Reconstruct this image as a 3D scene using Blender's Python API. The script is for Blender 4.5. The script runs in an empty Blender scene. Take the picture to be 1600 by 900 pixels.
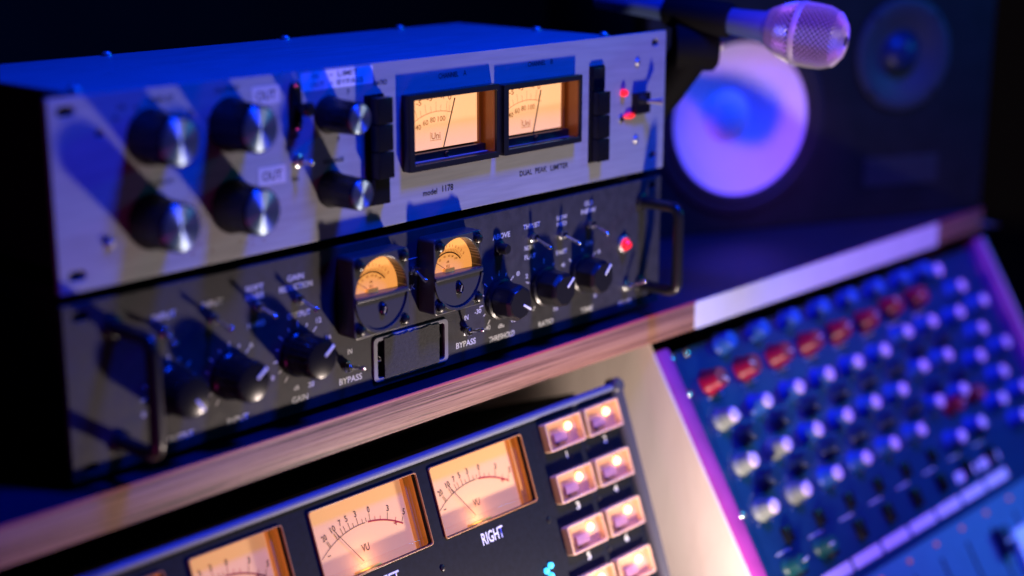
import bpy, bmesh, math, random
from mathutils import Vector, Matrix
random.seed(7)
S = 0.001
PI = math.pi
scene = bpy.context.scene
col = scene.collection

# ---------------------------------------------------------------- camera
cam_d = bpy.data.cameras.new('camera')
cam = bpy.data.objects.new('camera', cam_d); col.objects.link(cam)
yaw, pitch, roll = 0.840499, 0.261499, -0.002918
fwd = Vector((math.sin(yaw)*math.cos(pitch), math.cos(yaw)*math.cos(pitch), -math.sin(pitch)))
rt = Vector((math.cos(yaw), -math.sin(yaw), 0)); dn = fwd.cross(rt)
r2 = rt*math.cos(roll) + dn*math.sin(roll); d2 = -rt*math.sin(roll) + dn*math.cos(roll)
mw = Matrix((( r2.x, -d2.x, -fwd.x, -0.374751), (r2.y, -d2.y, -fwd.y, -0.606329), (r2.z, -d2.z, -fwd.z, 0.180094), (0,0,0,1)))
cam.matrix_world = mw
cam_d.sensor_width = 36.0; cam_d.lens = 55.65; cam_d.shift_y = 0.01544
cam_d.clip_start = 0.02; cam_d.clip_end = 50
cam_d.dof.use_dof = True; cam_d.dof.focus_distance = 0.892; cam_d.dof.aperture_fstop = 2.55
scene.camera = cam

# ---------------------------------------------------------------- world, lamps, exposure
w = bpy.data.worlds.new('World'); scene.world = w; w.use_nodes = True
bg = w.node_tree.nodes['Background']
bg.inputs[0].default_value = (0.10, 0.07, 0.09, 1); bg.inputs[1].default_value = 0.02

def area(name, loc, target, size, power, color, sy=None):
    l = bpy.data.lights.new(name, 'AREA'); l.energy = power; l.color = color; l.size = size
    if sy: l.shape = 'RECTANGLE'; l.size_y = sy
    o = bpy.data.objects.new(name, l); col.objects.link(o); o.location = loc
    o.rotation_euler = (Vector(target)-Vector(loc)).to_track_quat('-Z', 'Y').to_euler()
    return o
area('blue_stage_lamp', (0.37, -0.50, 0.98), (0.38, 0.05, 0.0), 0.22, 31.0, (0.0, 0.040, 1.0))
area('warm_desk_lamp', (0.36, -0.21, -0.31), (0.25, 0.0, 0.0), 0.026, 1.95, (1.0, 0.80, 0.70))
def spot(name, loc, target, power, color, deg, rad=.06, blend=.6):
    l = bpy.data.lights.new(name, 'SPOT'); l.energy = power; l.color = color; l.spot_size = math.radians(deg); l.spot_blend = blend; l.shadow_soft_size = rad
    o = bpy.data.objects.new(name, l); col.objects.link(o); o.location = loc
    o.rotation_euler = (Vector(target)-Vector(loc)).to_track_quat('-Z', 'Y').to_euler()
spot('violet_cone_fill', (-0.12, -0.64, 0.355), (0.69, 0.09, -0.015), 38.0, (0.52, 0.13, 0.95), 8.6, .02, .7)  # unseen narrow spot, added to light the cone and throw the mic's shadow
spot('violet_mixer_fill', (0.95, -0.85, 0.80), (0.74, -0.08, -0.20), 32.0, (0.80, 0.26, 1.0), 22.5, .05, .7)  # second unseen spot, added to turn the mixer caps violet
spot('cyan_fader_fill', (1.05, -0.50, 0.10), (0.82, -0.20, -0.34), 9.0, (0.0, 0.55, 1.0), 40, .05, 1.0)  # unseen light added to tint the fader area cyan
area('cyan_right_light', (1.35, -0.75, 0.35), (0.5, 0.0, 0.0), 0.18, 1.5, (0.0, 0.50, 1.0), 0.10)  # cyan light from an unseen source on the right
area('magenta_shelf_fill', (-0.30, -0.30, -0.42), (0.0, 0.0, -0.12), 0.15, 0.38, (1.0, 0.05, 0.50))  # unseen fill added to redden the left end of the shelf edge

vs = scene.view_settings
scene.display_settings.display_device = 'sRGB'
vs.view_transform = 'Standard'; vs.look = 'None'; vs.exposure = -0.1; vs.gamma = 1.0; vs.use_curve_mapping = False
scene.cycles.use_denoising = True
scene.cycles.max_bounces = 8; scene.cycles.transparent_max_bounces = 16
scene.cycles.sample_clamp_indirect = 4.0

# ---------------------------------------------------------------- materials
def mat(name, c, rough=0.5, metal=0.0, noise=0.0, nscale=60, emit=None, es=0.0, aniso=0.0, coat=0.0, spec=None, bump=0.0, bscale=400, stretch=None, rnoise=0.0):
    m = bpy.data.materials.new(name); m.use_nodes = True
    nt = m.node_tree; b = nt.nodes['Principled BSDF']
    b.inputs['Base Color'].default_value = (*c, 1); b.inputs['Roughness'].default_value = rough
    b.inputs['Metallic'].default_value = metal
    if coat: b.inputs['Coat Weight'].default_value = coat; b.inputs['Coat Roughness'].default_value = 0.12
    if spec is not None: b.inputs['Specular IOR Level'].default_value = spec
    if emit: b.inputs['Emission Color'].default_value = (*emit, 1); b.inputs['Emission Strength'].default_value = es
    if aniso: b.inputs['Anisotropic'].default_value = aniso
    if noise or bump or rnoise:
        tc = nt.nodes.new('ShaderNodeTexCoord'); mp = nt.nodes.new('ShaderNodeMapping')
        nt.links.new(tc.outputs['Object'], mp.inputs[0])
        if stretch: mp.inputs['Scale'].default_value = stretch
        n = nt.nodes.new('ShaderNodeTexNoise'); n.inputs['Scale'].default_value = nscale; n.inputs['Detail'].default_value = 6
        nt.links.new(mp.outputs[0], n.inputs[0])
        if noise:
            r = nt.nodes.new('ShaderNodeMapRange'); r.inputs[1].default_value = .3; r.inputs[2].default_value = .7
            r.inputs[3].default_value = 1-noise; r.inputs[4].default_value = 1+noise*.5
            nt.links.new(n.outputs[0], r.inputs[0])
            mx = nt.nodes.new('ShaderNodeVectorMath'); mx.operation = 'SCALE'; mx.inputs[0].default_value = c
            nt.links.new(r.outputs[0], mx.inputs['Scale']); nt.links.new(mx.outputs[0], b.inputs['Base Color'])
        if rnoise:
            r = nt.nodes.new('ShaderNodeMapRange'); r.inputs[1].default_value = .3; r.inputs[2].default_value = .7
            r.inputs[3].default_value = max(.05, rough-rnoise); r.inputs[4].default_value = rough+rnoise
            nt.links.new(n.outputs[0], r.inputs[0]); nt.links.new(r.outputs[0], b.inputs['Roughness'])
        if bump:
            n2 = nt.nodes.new('ShaderNodeTexNoise'); n2.inputs['Scale'].default_value = bscale; n2.inputs['Detail'].default_value = 3
            nt.links.new(mp.outputs[0], n2.inputs[0])
            bp = nt.nodes.new('ShaderNodeBump'); bp.inputs['Strength'].default_value = bump; bp.inputs['Distance'].default_value = 0.0004
            nt.links.new(n2.outputs[0], bp.inputs['Height']); nt.links.new(bp.outputs[0], b.inputs['Normal'])
    return m

def wood(name, ca, cb, cc, lines=420, sx=5):
    m = bpy.data.materials.new(name); m.use_nodes = True; nt = m.node_tree; b = nt.nodes['Principled BSDF']
    b.inputs['Roughness'].default_value = .55
    tc = nt.nodes.new('ShaderNodeTexCoord'); mp = nt.nodes.new('ShaderNodeMapping'); mp.inputs['Scale'].default_value = (sx, 30, lines)
    nt.links.new(tc.outputs['Object'], mp.inputs[0])
    n = nt.nodes.new('ShaderNodeTexNoise'); n.inputs['Scale'].default_value = 1.0; n.inputs['Detail'].default_value = 8; n.inputs['Roughness'].default_value = .7
    n.inputs['Distortion'].default_value = .6
    nt.links.new(mp.outputs[0], n.inputs[0])
    cr = nt.nodes.new('ShaderNodeValToRGB'); e = cr.color_ramp.elements
    e[0].position = .38; e[0].color = (*ca, 1); e[1].position = .58; e[1].color = (*cc, 1)
    k = e.new(.46); k.color = (*cb, 1)
    nt.links.new(n.outputs[0], cr.inputs[0]); nt.links.new(cr.outputs[0], b.inputs['Base Color'])
    bp = nt.nodes.new('ShaderNodeBump'); bp.inputs['Strength'].default_value = .7; bp.inputs['Distance'].default_value = 0.0006
    nt.links.new(n.outputs[0], bp.inputs['Height']); nt.links.new(bp.outputs[0], b.inputs['Normal'])
    return m

def pane(name, tint=(1,1,1), rough=.02):
    m = bpy.data.materials.new(name); m.use_nodes = True; nt = m.node_tree; nt.nodes.clear()
    o = nt.nodes.new('ShaderNodeOutputMaterial'); t = nt.nodes.new('ShaderNodeBsdfTransparent'); t.inputs[0].default_value = (*tint, 1)
    g = nt.nodes.new('ShaderNodeBsdfGlossy'); g.inputs['Roughness'].default_value = rough
    f = nt.nodes.new('ShaderNodeFresnel'); gm = nt.nodes.new('ShaderNodeNewGeometry'); mr = nt.nodes.new('ShaderNodeMapRange'); mr.inputs[3].default_value = 1.33; mr.inputs[4].default_value = 1/1.33
    nt.links.new(gm.outputs['Backfacing'], mr.inputs[0]); nt.links.new(mr.outputs[0], f.inputs[0])   # same thin-pane reflectance from both sides
    mx = nt.nodes.new('ShaderNodeMixShader')
    nt.links.new(f.outputs[0], mx.inputs[0]); nt.links.new(t.outputs[0], mx.inputs[1]); nt.links.new(g.outputs[0], mx.inputs[2]); nt.links.new(mx.outputs[0], o.inputs[0])
    return m

def spun(name):
    m = mat(name, (.34, .44, .56), .46, .9, aniso=.9)
    nt = m.node_tree; b = nt.nodes['Principled BSDF']
    t = nt.nodes.new('ShaderNodeTangent'); t.direction_type = 'RADIAL'; t.axis = 'Y'
    nt.links.new(t.outputs[0], b.inputs['Tangent']); b.inputs['Anisotropic Rotation'].default_value = .25
    return m

M = dict(
    silver = mat('brushed_aluminium_panel', (.31, .32, .355), .50, .1, noise=.13, nscale=26, bump=.15, bscale=60, stretch=(1, 1, 12)),
    lid = mat('galvanised_lid', (.34, .35, .40), .45, .35, noise=.14, nscale=40, bump=.2, bscale=300, stretch=(1, 5, 1)),
    black = mat('black_plastic', (.008, .008, .010), .24, spec=.35),
    blackm = mat('matt_black_paint', (.006, .006, .008), .75, spec=.08),
    blackg = mat('gloss_black_metal', (.012, .012, .014), .30),
    gray = mat('grey_anodised_panel', (.036, .036, .042), .58, 0, spec=.25, noise=.22, nscale=160, bump=.5, bscale=1300, rnoise=.07),
    meterhouse = mat('meter_housing_plastic', (.045, .047, .052), .33, coat=.15, bump=.12, bscale=900),
    chrome = mat('chrome', (.90, .90, .92), .17, 1.0),
    steel = mat('steel', (.62, .62, .64), .42, .9),
    spun = spun('spun_aluminium'),
    ink = mat('black_print', (.015, .015, .02), .6),
    white = mat('white_print', (.62, .64, .68), .6),
    white2 = mat('bright_white_print', (.75, .80, .85), .6),
    sticker2 = mat('bright_label_tape', (.80, .78, .86), .5),
    sticker = mat('white_label_tape', (.50, .49, .54), .5, noise=.05, nscale=80),
    dial_s = mat('backlit_peach_dial', (.50, .30, .18), .6, emit=(1.0, .48, .21), es=1.2),
    dialink = mat('dial_print_brown', (.20, .08, .03), .7, emit=(.5, .19, .06), es=.55),
    dialink2 = mat('dial_print_dark', (.05, .02, .012), .7),
    dialred = mat('dial_print_red', (.5, .02, .03), .6),
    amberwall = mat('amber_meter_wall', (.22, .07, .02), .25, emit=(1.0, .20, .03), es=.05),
    dial_g = mat('backlit_orange_dial', (.72, .38, .12), .6, emit=(1.0, .38, .085), es=1.0),
    dial_c = mat('cream_dial', (.66, .40, .17), .55, emit=(1.0, .45, .22), es=.56),
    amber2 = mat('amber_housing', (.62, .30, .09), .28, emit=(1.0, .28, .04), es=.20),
    brass = mat('coil_brass', (.7, .42, .15), .3, .9, emit=(1, .5, .15), es=.25),
    pane = pane('clear_pane'),
    fabric = mat('black_tape', (.030, .031, .034), .85, noise=.35, nscale=500, bump=1.0, bscale=1800),
    plate = mat('lavender_metal_plate', (.20, .20, .25), .45, .1),
    redled = mat('red_led', (.7, .01, .02), .25, emit=(1.0, .015, .03), es=1.35),
    redglow = mat('red_lens', (.8, .02, .02), .2, emit=(1.0, .02, .025), es=1.1),
    consolep = mat('console_black_panel', (.008, .010, .016), .55, spec=.14, noise=.25, nscale=300, bump=.1, bscale=900),
    consolef = mat('console_frame', (.10, .10, .115), .30, .3, coat=.3),
    ply = wood('plywood_edge', (.040, .015, .010), (.24, .11, .075), (.38, .20, .13)),
    board = wood('pale_plywood_board', (.72, .62, .54), (.75, .65, .57), (.78, .68, .60), lines=9, sx=40),
    cheek = mat('magenta_stained_wood', (.50, .055, .30), .45, noise=.2, nscale=40),
    shelf = mat('black_laminate', (.003, .010, .030), .5, noise=.2, nscale=20),
    tape = mat('white_paper_tape', (.78, .78, .82), .6, noise=.05, nscale=60),
    mixp = mat('mixer_panel', (.004, .034, .125), .42, .2, noise=.1, nscale=60),
    mixlow = mat('mixer_light_panel', (.05, .17, .30), .45, .1, noise=.08, nscale=60),
    knobg = mat('blue_knob', (.02, .10, .48), .42),
    knobl = mat('pale_grey_knob', (.24, .27, .26), .5),
    knobr = mat('red_knob', (.32, .0, .03), .36),
    knobd = mat('dark_knob', (.008, .02, .07), .4),
    knobt = mat('teal_knob', (.004, .07, .08), .4),
    capw = mat('white_knob_cap', (.85, .68, .86), .5),
    cone = mat('white_paper_cone', (.80, .76, .86), .75, noise=.06, nscale=30),
    rubber = mat('black_rubber', (.014, .014, .02), .6, spec=.3),
    cabinet = mat('black_veneer', (.010, .010, .012), .6, spec=.25, noise=.3, nscale=40),
    tweet = mat('tweeter_face', (.03, .035, .05), .55),
    mesh = mat('nickel_mesh', (.42, .43, .46), .42, .3),
    foam = mat('grey_foam', (.03, .03, .035), .9),
    micbody = mat('mic_body', (.07, .11, .26), .42, .1),
    wall = mat('dark_wall', (.060, .035, .012), .8, noise=.3, nscale=3),
    bulb = mat('lit_bulb', (1, .8, .5), .4, emit=(1.0, .62, .26), es=4.0),
    tray = mat('button_tray', (.52, .30, .22), .45, emit=(1.0, .36, .12), es=.16),
    cyanled = mat('cyan_led', (.1, .6, .9), .3, emit=(.05, .55, 1.0), es=3.0),
    amberled = mat('dim_amber_led', (.6, .15, .05), .3, emit=(1.0, .2, .05), es=.25),
    hole = mat('dark_hole', (.004, .004, .005), .9),
)

# ---------------------------------------------------------------- object helpers
def obj(name, me, m, parent=None, loc=(0,0,0), rot=(0,0,0), label=None):
    o = bpy.data.objects.new(name, me); col.objects.link(o)
    if m is not None and len(me.materials) == 0: me.materials.append(m)
    o.parent = parent; o.location = loc; o.rotation_euler = rot
    if label: o['label'] = label
    return o
def thing(name, label, cat, loc=(0,0,0), rot=(0,0,0), group=None):
    o = bpy.data.objects.new(name, None); col.objects.link(o); o.empty_display_size = .02
    o.location = loc; o.rotation_euler = rot; o['label'] = label; o['category'] = cat
    if group: o['group'] = group
    return o
def smooth(me, ang=35):
    for p in me.polygons: p.use_smooth = True
    try: me.set_sharp_from_angle(angle=math.radians(ang))
    except Exception: pass
    return me
def fromb(bm, name='mesh', sm=True, ang=35):
    bmesh.ops.recalc_face_normals(bm, faces=bm.faces)
    me = bpy.data.meshes.new(name); bm.to_mesh(me); bm.free()
    return smooth(me, ang) if sm else me
def boxb(bm, x0, x1, y0, y1, z0, z1, bev=0):
    """millimetres"""
    r = bmesh.ops.create_cube(bm, size=1)
    for v in r['verts']:
        v.co = Vector(((x0+x1)/2+v.co.x*(x1-x0), (y0+y1)/2+v.co.y*(y1-y0), (z0+z1)/2+v.co.z*(z1-z0)))*S
    if bev:
        es = list({e for v in r['verts'] for e in v.link_edges})
        bmesh.ops.bevel(bm, geom=es, offset=bev*S, segments=2, affect='EDGES', profile=.6)
def box(x0, x1, y0, y1, z0, z1, bev=0):
    bm = bmesh.new(); boxb(bm, x0, x1, y0, y1, z0, z1, bev); return fromb(bm, ang=20)
def lathe(prof, seg=40, flute=0, fl=0.0, sides=None):
    """profile of (radius, height) in mm, revolved round the local -y axis (out of the panel)"""
    bm = bmesh.new(); rings = []
    for r, h in prof:
        if r <= 0: rings.append([bm.verts.new((0, -h*S, 0))]); continue
        ring = []
        for i in range(seg):
            a = 2*PI*i/seg; rr = r*(1 - (fl if (flute and (i % 2)) else 0))
            ring.append(bm.verts.new((rr*math.cos(a)*S, -h*S, rr*math.sin(a)*S)))
        rings.append(ring)
    for a, b in zip(rings, rings[1:]):
        if len(a) == 1 and len(b) == 1: continue
        for i in range(seg):
            j = (i+1) % seg
            if len(a) == 1: bm.faces.new((a[0], b[i], b[j]))
            elif len(b) == 1: bm.faces.new((a[i], a[j], b[0]))
            else: bm.faces.new((a[i], a[j], b[j], b[i]))
    return fromb(bm)
def rrect(x0, x1, z0, z1, r=0, n=6):
    if r <= 0: return [(x0, z0), (x1, z0), (x1, z1), (x0, z1)]
    p = []
    for cx, cz, a0 in ((x1-r, z0+r, -90), (x1-r, z1-r, 0), (x0+r, z1-r, 90), (x0+r, z0+r, 180)):
        for i in range(n+1):
            a = math.radians(a0 + 90*i/n); p.append((cx+r*math.cos(a), cz+r*math.sin(a)))
    return p
def circ(cx, cz, r, n=28): return [(cx+r*math.cos(2*PI*i/n), cz+r*math.sin(2*PI*i/n)) for i in range(n)]
def plate(outline, holes=(), y0=0, y1=-3, bev=0.0):
    """flat plate with real holes: outline in the panel's x,z (mm), from y0 (back) to y1 (front)"""
    cu = bpy.data.curves.new('c', 'CURVE'); cu.dimensions = '2D'; cu.fill_mode = 'BOTH'
    for pl in [outline, *holes]:
        s = cu.splines.new('POLY'); s.points.add(len(pl)-1); s.use_cyclic_u = True
        for p, q in zip(s.points, pl): p.co = (q[0], q[1], 0, 1)
    t = abs(y1-y0)/2; cu.extrude = t-bev
    if bev: cu.bevel_depth = bev; cu.bevel_resolution = 2; cu.offset = -bev
    o = bpy.data.objects.new('c', cu); me = bpy.data.meshes.new_from_object(o)
    bpy.data.objects.remove(o); bpy.data.curves.remove(cu)
    mid = (y0+y1)/2
    me.transform(Matrix(((S,0,0,0), (0,0,-S,mid*S), (0,S,0,0), (0,0,0,1))))
    me.materials.clear()
    return smooth(me, 30)
def text(s, cx, cz, wd, ht, y=-0.15, thick=.06, tilt=0, bold=.012):
    cu = bpy.data.curves.new('t', 'FONT'); cu.body = s; cu.size = 1; cu.resolution_u = 3
    cu.fill_mode = 'BOTH'; cu.offset = bold
    o = bpy.data.objects.new('t', cu); me = bpy.data.meshes.new_from_object(o)
    bpy.data.objects.remove(o); bpy.data.curves.remove(cu)
    xs = [v.co.x for v in me.vertices]; ys = [v.co.y for v in me.vertices]
    x0, x1, y0, y1 = min(xs), max(xs), min(ys), max(ys)
    kx = wd/(x1-x0) if x1 > x0 else 1; ky = ht/(y1-y0) if y1 > y0 else 1
    if s in '-1Il|': kx = min(kx, ky)
    if s == '-': ky = kx*.5
    ct, st = math.cos(tilt), math.sin(tilt)
    for v in me.vertices:
        X = (v.co.x-(x0+x1)/2)*kx; Z = (v.co.y-(y0+y1)/2)*ky
        v.co = Vector(((cx+X*ct-Z*st)*S, y*S, (cz+X*st+Z*ct)*S))
    me.materials.clear()
    return me
def joinm(meshes):
    bm = bmesh.new()
    for m in meshes: bm.from_mesh(m); bpy.data.meshes.remove(m)
    me = bpy.data.meshes.new('joined'); bm.to_mesh(me); bm.free(); return me
def texts(lst, **k): return joinm([text(*a, **k) for a in lst])
def tube(pts, r, seg=14, closed=False, caps=True):
    """tube through points (mm); r a number or a list"""
    P = [Vector(p)*S for p in pts]; n = len(P); bm = bmesh.new(); rings = []
    rr = r if isinstance(r, (list, tuple)) else [r]*n
    up = Vector((0.13, .31, .94)).normalized(); prev = None
    for i, p in enumerate(P):
        t = (P[min(i+1, n-1)]-P[max(i-1, 0)]).normalized()
        if prev is None: a = t.cross(up).normalized()
        else: a = (prev - t*prev.dot(t)).normalized()
        prev = a; b = t.cross(a)
        rings.append([bm.verts.new(p+(a*math.cos(2*PI*k/seg)+b*math.sin(2*PI*k/seg))*rr[i]*S) for k in range(seg)])
    for a, b in zip(rings, rings[1:]):
        for k in range(seg): bm.faces.new((a[k], a[(k+1)%seg], b[(k+1)%seg], b[k]))
    if caps: bm.faces.new(rings[0]); bm.faces.new(rings[-1])
    return fromb(bm, ang=50)
def arc_pts(path, r=6, n=5):
    """round the corners of a polyline (mm)"""
    P = [Vector(p) for p in path]; out = [P[0]]
    for a, b, c in zip(P, P[1:], P[2:]):
        u = (a-b).normalized(); v = (c-b).normalized(); s = b+u*r; e = b+v*r
        for i in range(n+1):
            t = i/n; out.append(s*(1-t)**2 + b*2*t*(1-t) + e*t*t)
    out.append(P[-1]); return out
def strip(pts, wd, y=-.2):
    """thin flat ribbon along points (x,z) mm"""
    bm = bmesh.new(); L = []
    P = [Vector((p[0], p[1])) for p in pts]
    for i, p in enumerate(P):
        t = (P[min(i+1, len(P)-1)]-P[max(i-1, 0)]).normalized(); nn = Vector((-t.y, t.x))*wd/2
        L.append((bm.verts.new(((p.x+nn.x)*S, y*S, (p.y+nn.y)*S)), bm.verts.new(((p.x-nn.x)*S, y*S, (p.y-nn.y)*S))))
    for a, b in zip(L, L[1:]): bm.faces.new((a[0], a[1], b[1], b[0]))
    me = bpy.data.meshes.new('strip'); bm.to_mesh(me); bm.free(); return me
def letters(lst, parent, y=-.15):
    for a in lst: obj('lettering', text(*a, y=y), M['ink'], parent)
def ticks(cx, cz, r0, r1, a0, a1, n, wd=.5, y=-.15):
    ms = []
    for i in range(n):
        a = math.radians(a0+(a1-a0)*i/(n-1)); c, s = math.cos(a), math.sin(a)
        rr = r1(i) if callable(r1) else r1
        ms.append(strip([(cx+r0*c, cz+r0*s), (cx+rr*c, cz+rr*s)], wd, y))
    return joinm(ms)
def L(x, z, h=0): return (x*S, -h*S, z*S)

screw_me = lathe([(0, 1.3), (1.0, 1.35), (2.2, 1.1), (2.6, .5), (2.7, 0)], 20)
def screw(parent, x, z, r=2.6, h=0, m='steel', slot=True, name='screw'):
    me = lathe([(0, .45*r), (.5*r, .44*r), (.85*r, .33*r), (r, .12*r), (r, 0)], 20)
    s = obj(name, me, M[m], parent, L(x, z, h))
    if slot: obj('slot', box(-.8*r, .8*r, -.50*r, -.40*r, -.12*r, .12*r), M['hole'], s, rot=(0, random.uniform(0, 3), 0))
    return s

# ================================================================ SETTING
wall = obj('wall', box(-2500, 4500, 2300, 2400, -900, 2200), M['wall']); wall['kind'] = 'structure'
floor = obj('floor', box(-2500, 4500, -2500, 2400, -960, -901), M['wall']); floor['kind'] = 'structure'

# ---------------------------------------------------------------- desk
desk = thing('studio_desk', 'plywood edged studio desk holding the rack units, meter console and mixer', 'desk', (0.3, 0.2, -0.9))
def dp(name, me, m, label=None, parent=None):
    o = obj(name, me, m, parent or desk, label=label)
    if parent is None: o.location = -Vector(desk.location)
    return o
dp('shelf', box(-350, 905, 2, 620, -113.2, -95.1), M['shelf'])
dp('shelf_top', box(-350, 905, -9.4, 620, -95.0, -93.8), M['shelf'], 'black laminate top of the shelf')
dp('edge_line', box(-350, 905, -10.2, -9.45, -95.4, -93.7, .1), mat('pink_edge_line', (.30, .035, .10), .5), 'thin pink line along the top of the shelf edge')  # thin pink strip set along the shelf's top front edge
dp('shelf_edge', box(-350, 905, -10, 2, -113.5, -95.1, .6), M['ply'], 'pinkish plywood front edge of the shelf')
def prism(poly, x0, x1, bev=0):
    """polygon in (y,z) mm extruded along x"""
    bm = bmesh.new(); a = [bm.verts.new((x0*S, y*S, z*S)) for y, z in poly]; b = [bm.verts.new((x1*S, y*S, z*S)) for y, z in poly]
    bm.faces.new(a); bm.faces.new(b)
    for i in range(len(poly)): j = (i+1) % len(poly); bm.faces.new((a[i], a[j], b[j], b[i]))
    bmesh.ops.recalc_face_normals(bm, faces=bm.faces)
    if bev: bmesh.ops.bevel(bm, geom=list(bm.edges), offset=bev*S, segments=2, affect='EDGES')
    return fromb(bm, ang=20)
MT = math.radians(31.5); ms_, mc_ = math.sin(MT), math.cos(MT)
def slope(d, out=0): return (-d*ms_ - out*mc_, -130 - d*mc_ + out*ms_)   # mixer plane (y,z)
dp('divider_board', prism([(5, -113.6), slope(-19, 8.2), slope(420, 8.2), (300, slope(420)[1]), (300, -113.6)], 436.6, 438.6, .3), M['board'], 'cream plywood side between console and mixer')
dp('side_board', prism([(5, -113.6), slope(-19, 1), slope(420, 1), (300, slope(420)[1]), (300, -113.6)], 917, 935, .7), M['board'], 'plywood right end board')
dp('back_panel', box(-350, 935, 300, 312, -620, -113.6), M['blackm'])
dp('lower_board', box(-350, 935, -260, 300, -640, -622), M['blackm'])
for x in (-345, 900): dp('desk_leg', box(x, x+35, 250, 300, -901, -640), M['blackm'])
for x in (-345, 900): dp('desk_leg', box(x, x+35, -250, -200, -901, -640), M['blackm'])

tape = obj('tape_strip', plate(rrect(476, 822, -113.4, -94.3, 2.2), (), -10.1, -10.7, .1), M['tape'])
tape['label'] = 'long white paper tape stuck along the wooden shelf edge above the mixer'; tape['category'] = 'tape'

# ================================================================ SILVER COMPRESSOR
W1 = 448.8
su = thing('silver_compressor', 'silver rack compressor with black knobs and two peach lit meters on top of the stack', 'compressor')
slots = [rrect(x-4.2, x+4.2, z-2.2, z+2.2, 2.1) for x, z in ((9, 82), (9, 7.6), (439, 81.6), (439, 8.6))]
slots = [rrect(x-a, x+a, z-2.3, z+2.3, 2.2) for x, z, a in ((9, 81.6, 4.6), (9.3, 7.4, 4.6), (437.5, 81.2, 3.4), (437.5, 9.2, 3.4))]
holes1 = [circ(25.6, 70.1, 1.9), circ(26.2, 20.6, 2.6)]
mh = [rrect(218, 282.5, 31.5, 67.5, .5), rrect(294, 357, 31, 66.5, .5)]
obj('front_panel', plate(rrect(0, W1, 0, 88.1, .6), slots+holes1+mh, 3, 0, .25), M['silver'], su)
# case
bm = bmesh.new(); boxb(bm, 21, W1-49, 20.0, 136.5, 3, 86.6, .8); obj('case', fromb(bm), M['lid'], su)
obj('lid_plate', box(20.2, W1-48.2, 3.2, 137.2, 86.8, 87.7, .3), M['lid'], su)
obj('side_plate', box(19.6, 20.9, 3.2, 136, 3, 86.5), M['blackm'], su)
for a in ((20.5, 199), (361, 398)): obj('back_plate', box(*a, 3.1, 3.9, 2, 86), M['blackm'], su, label='black plate behind the front panel')
for x, y in ((120, 131), (245, 131), (340, 131), (392, 60), (395, 8), (24, 15)):
    s = obj('lid_screw', lathe([(0, 2.7), (1.8, 2.5), (2.8, 1.5), (3.0, 0)], 16), M['steel'], su, (x*S, y*S, 87.7*S), rot=(-PI/2, 0, 0))
obj('screw', lathe([(0, 2.4), (1.3, 2.2), (2.2, 1.2), (2.4, 0)], 16), M['steel'], su, L(27.0, 19.6, 0))
# knobs
body_b = lathe([(13.6, 0), (13.8, .6), (13.2, 2), (12.0, 8), (11.6, 21.4), (10.9, 22.0), (0, 22.0)], 72, 1, .035)
cap_b = lathe([(10.4, 22.0), (10.4, 22.5), (9.9, 22.8), (0, 22.8)], 64)
body_s = lathe([(9.9, 0), (10.1, .6), (9.4, 2), (8.7, 7), (8.3, 22.4), (7.8, 23.0), (0, 23.0)], 60, 1, .04)
cap_s = lathe([(7.3, 23.0), (7.3, 23.4), (6.9, 23.7), (0, 23.7)], 56)
for x, z in ((52.9, 65.6), (99.2, 66.2), (51.1, 26.2), (98.8, 26.3)):
    k = obj('knob', body_b, M['black'], su, L(x, z)); obj('cap', cap_b, M['spun'], k)
for x, z in ((162.0, 64.4), (162.4, 25.9)):
    k = obj('knob', body_s, M['black'], su, L(x, z)); obj('cap', cap_s, M['spun'], k)
# switches
sw = obj('slide_switch', plate(rrect(-3.2, 3.2, -12, 12, 3), (), 0, -2.6, .5), M['black'], su, L(139.3, 71.2))
obj('lever', lathe([(2.4, 2), (2.6, 6), (3.6, 8.5), (3.6, 11), (2.8, 12), (0, 12.3)], 18), M['black'], sw, L(.6, -1))
for z in (11.2, -10.6): obj('screw', lathe([(0, 4.2), (1.3, 4.0), (2.0, 3.2), (2.0, 2)], 14), M['chrome'], sw, L(0, z))
def toggle(parent, x, z, tip=(2, -4), ln=13, r=1.15, m='chrome', nutr=3.6):
    t = obj('toggle_switch', lathe([(nutr, 0), (nutr, 1.5), (nutr-.5, 1.8), (2.6, 1.9), (2.6, 4.2), (2.2, 4.6), (0, 4.6)], 6 if nutr < 4 else 24), M[m], parent, L(x, z))
    dx, dz = tip
    pts = [(0, -3.5, 0), (dx*.5, -3.5-(ln-3.5)*.5, dz*.5), (dx*.9, -ln+1.2, dz*.9), (dx, -ln, dz), (dx*1.02, -ln-.8, dz*1.02)]
    obj('lever', tube(pts, [r*.75, r*.95, r*1.25, r*1.3, r*.6], 14), M[m], t)
    return t
toggle(su, 139.6, 43.6, (2.5, -.5), 9)
# push button columns
def buttons(name, x0, x1, zs, hs):
    for (z1, z0), h in zip(zs, hs):
        obj(name, box(x0, x1, -h, 1, z0+.25, z1-.25, .35), M['black'], su)
obj('button_surround', box(186.6, 199.5, -1.6, 1, 13.0, 71.8, .3), M['blackm'], su)
buttons('push_button', 188.0, 198.6, ((71.0, 56.8), (56.8, 42.4), (42.4, 28.0), (28.0, 13.8)), (9.2, 9.2, 9.6, 6.0))
obj('button_surround', box(371.6, 385.2, -1.4, 1, 12.6, 71.6, .3), M['blackm'], su)
buttons('push_button', 373.0, 384.2, ((70.8, 56.4), (56.4, 42), (42, 27.6), (27.6, 13.4)), (2.6, 7.0, 7.0, 7.0))
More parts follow.
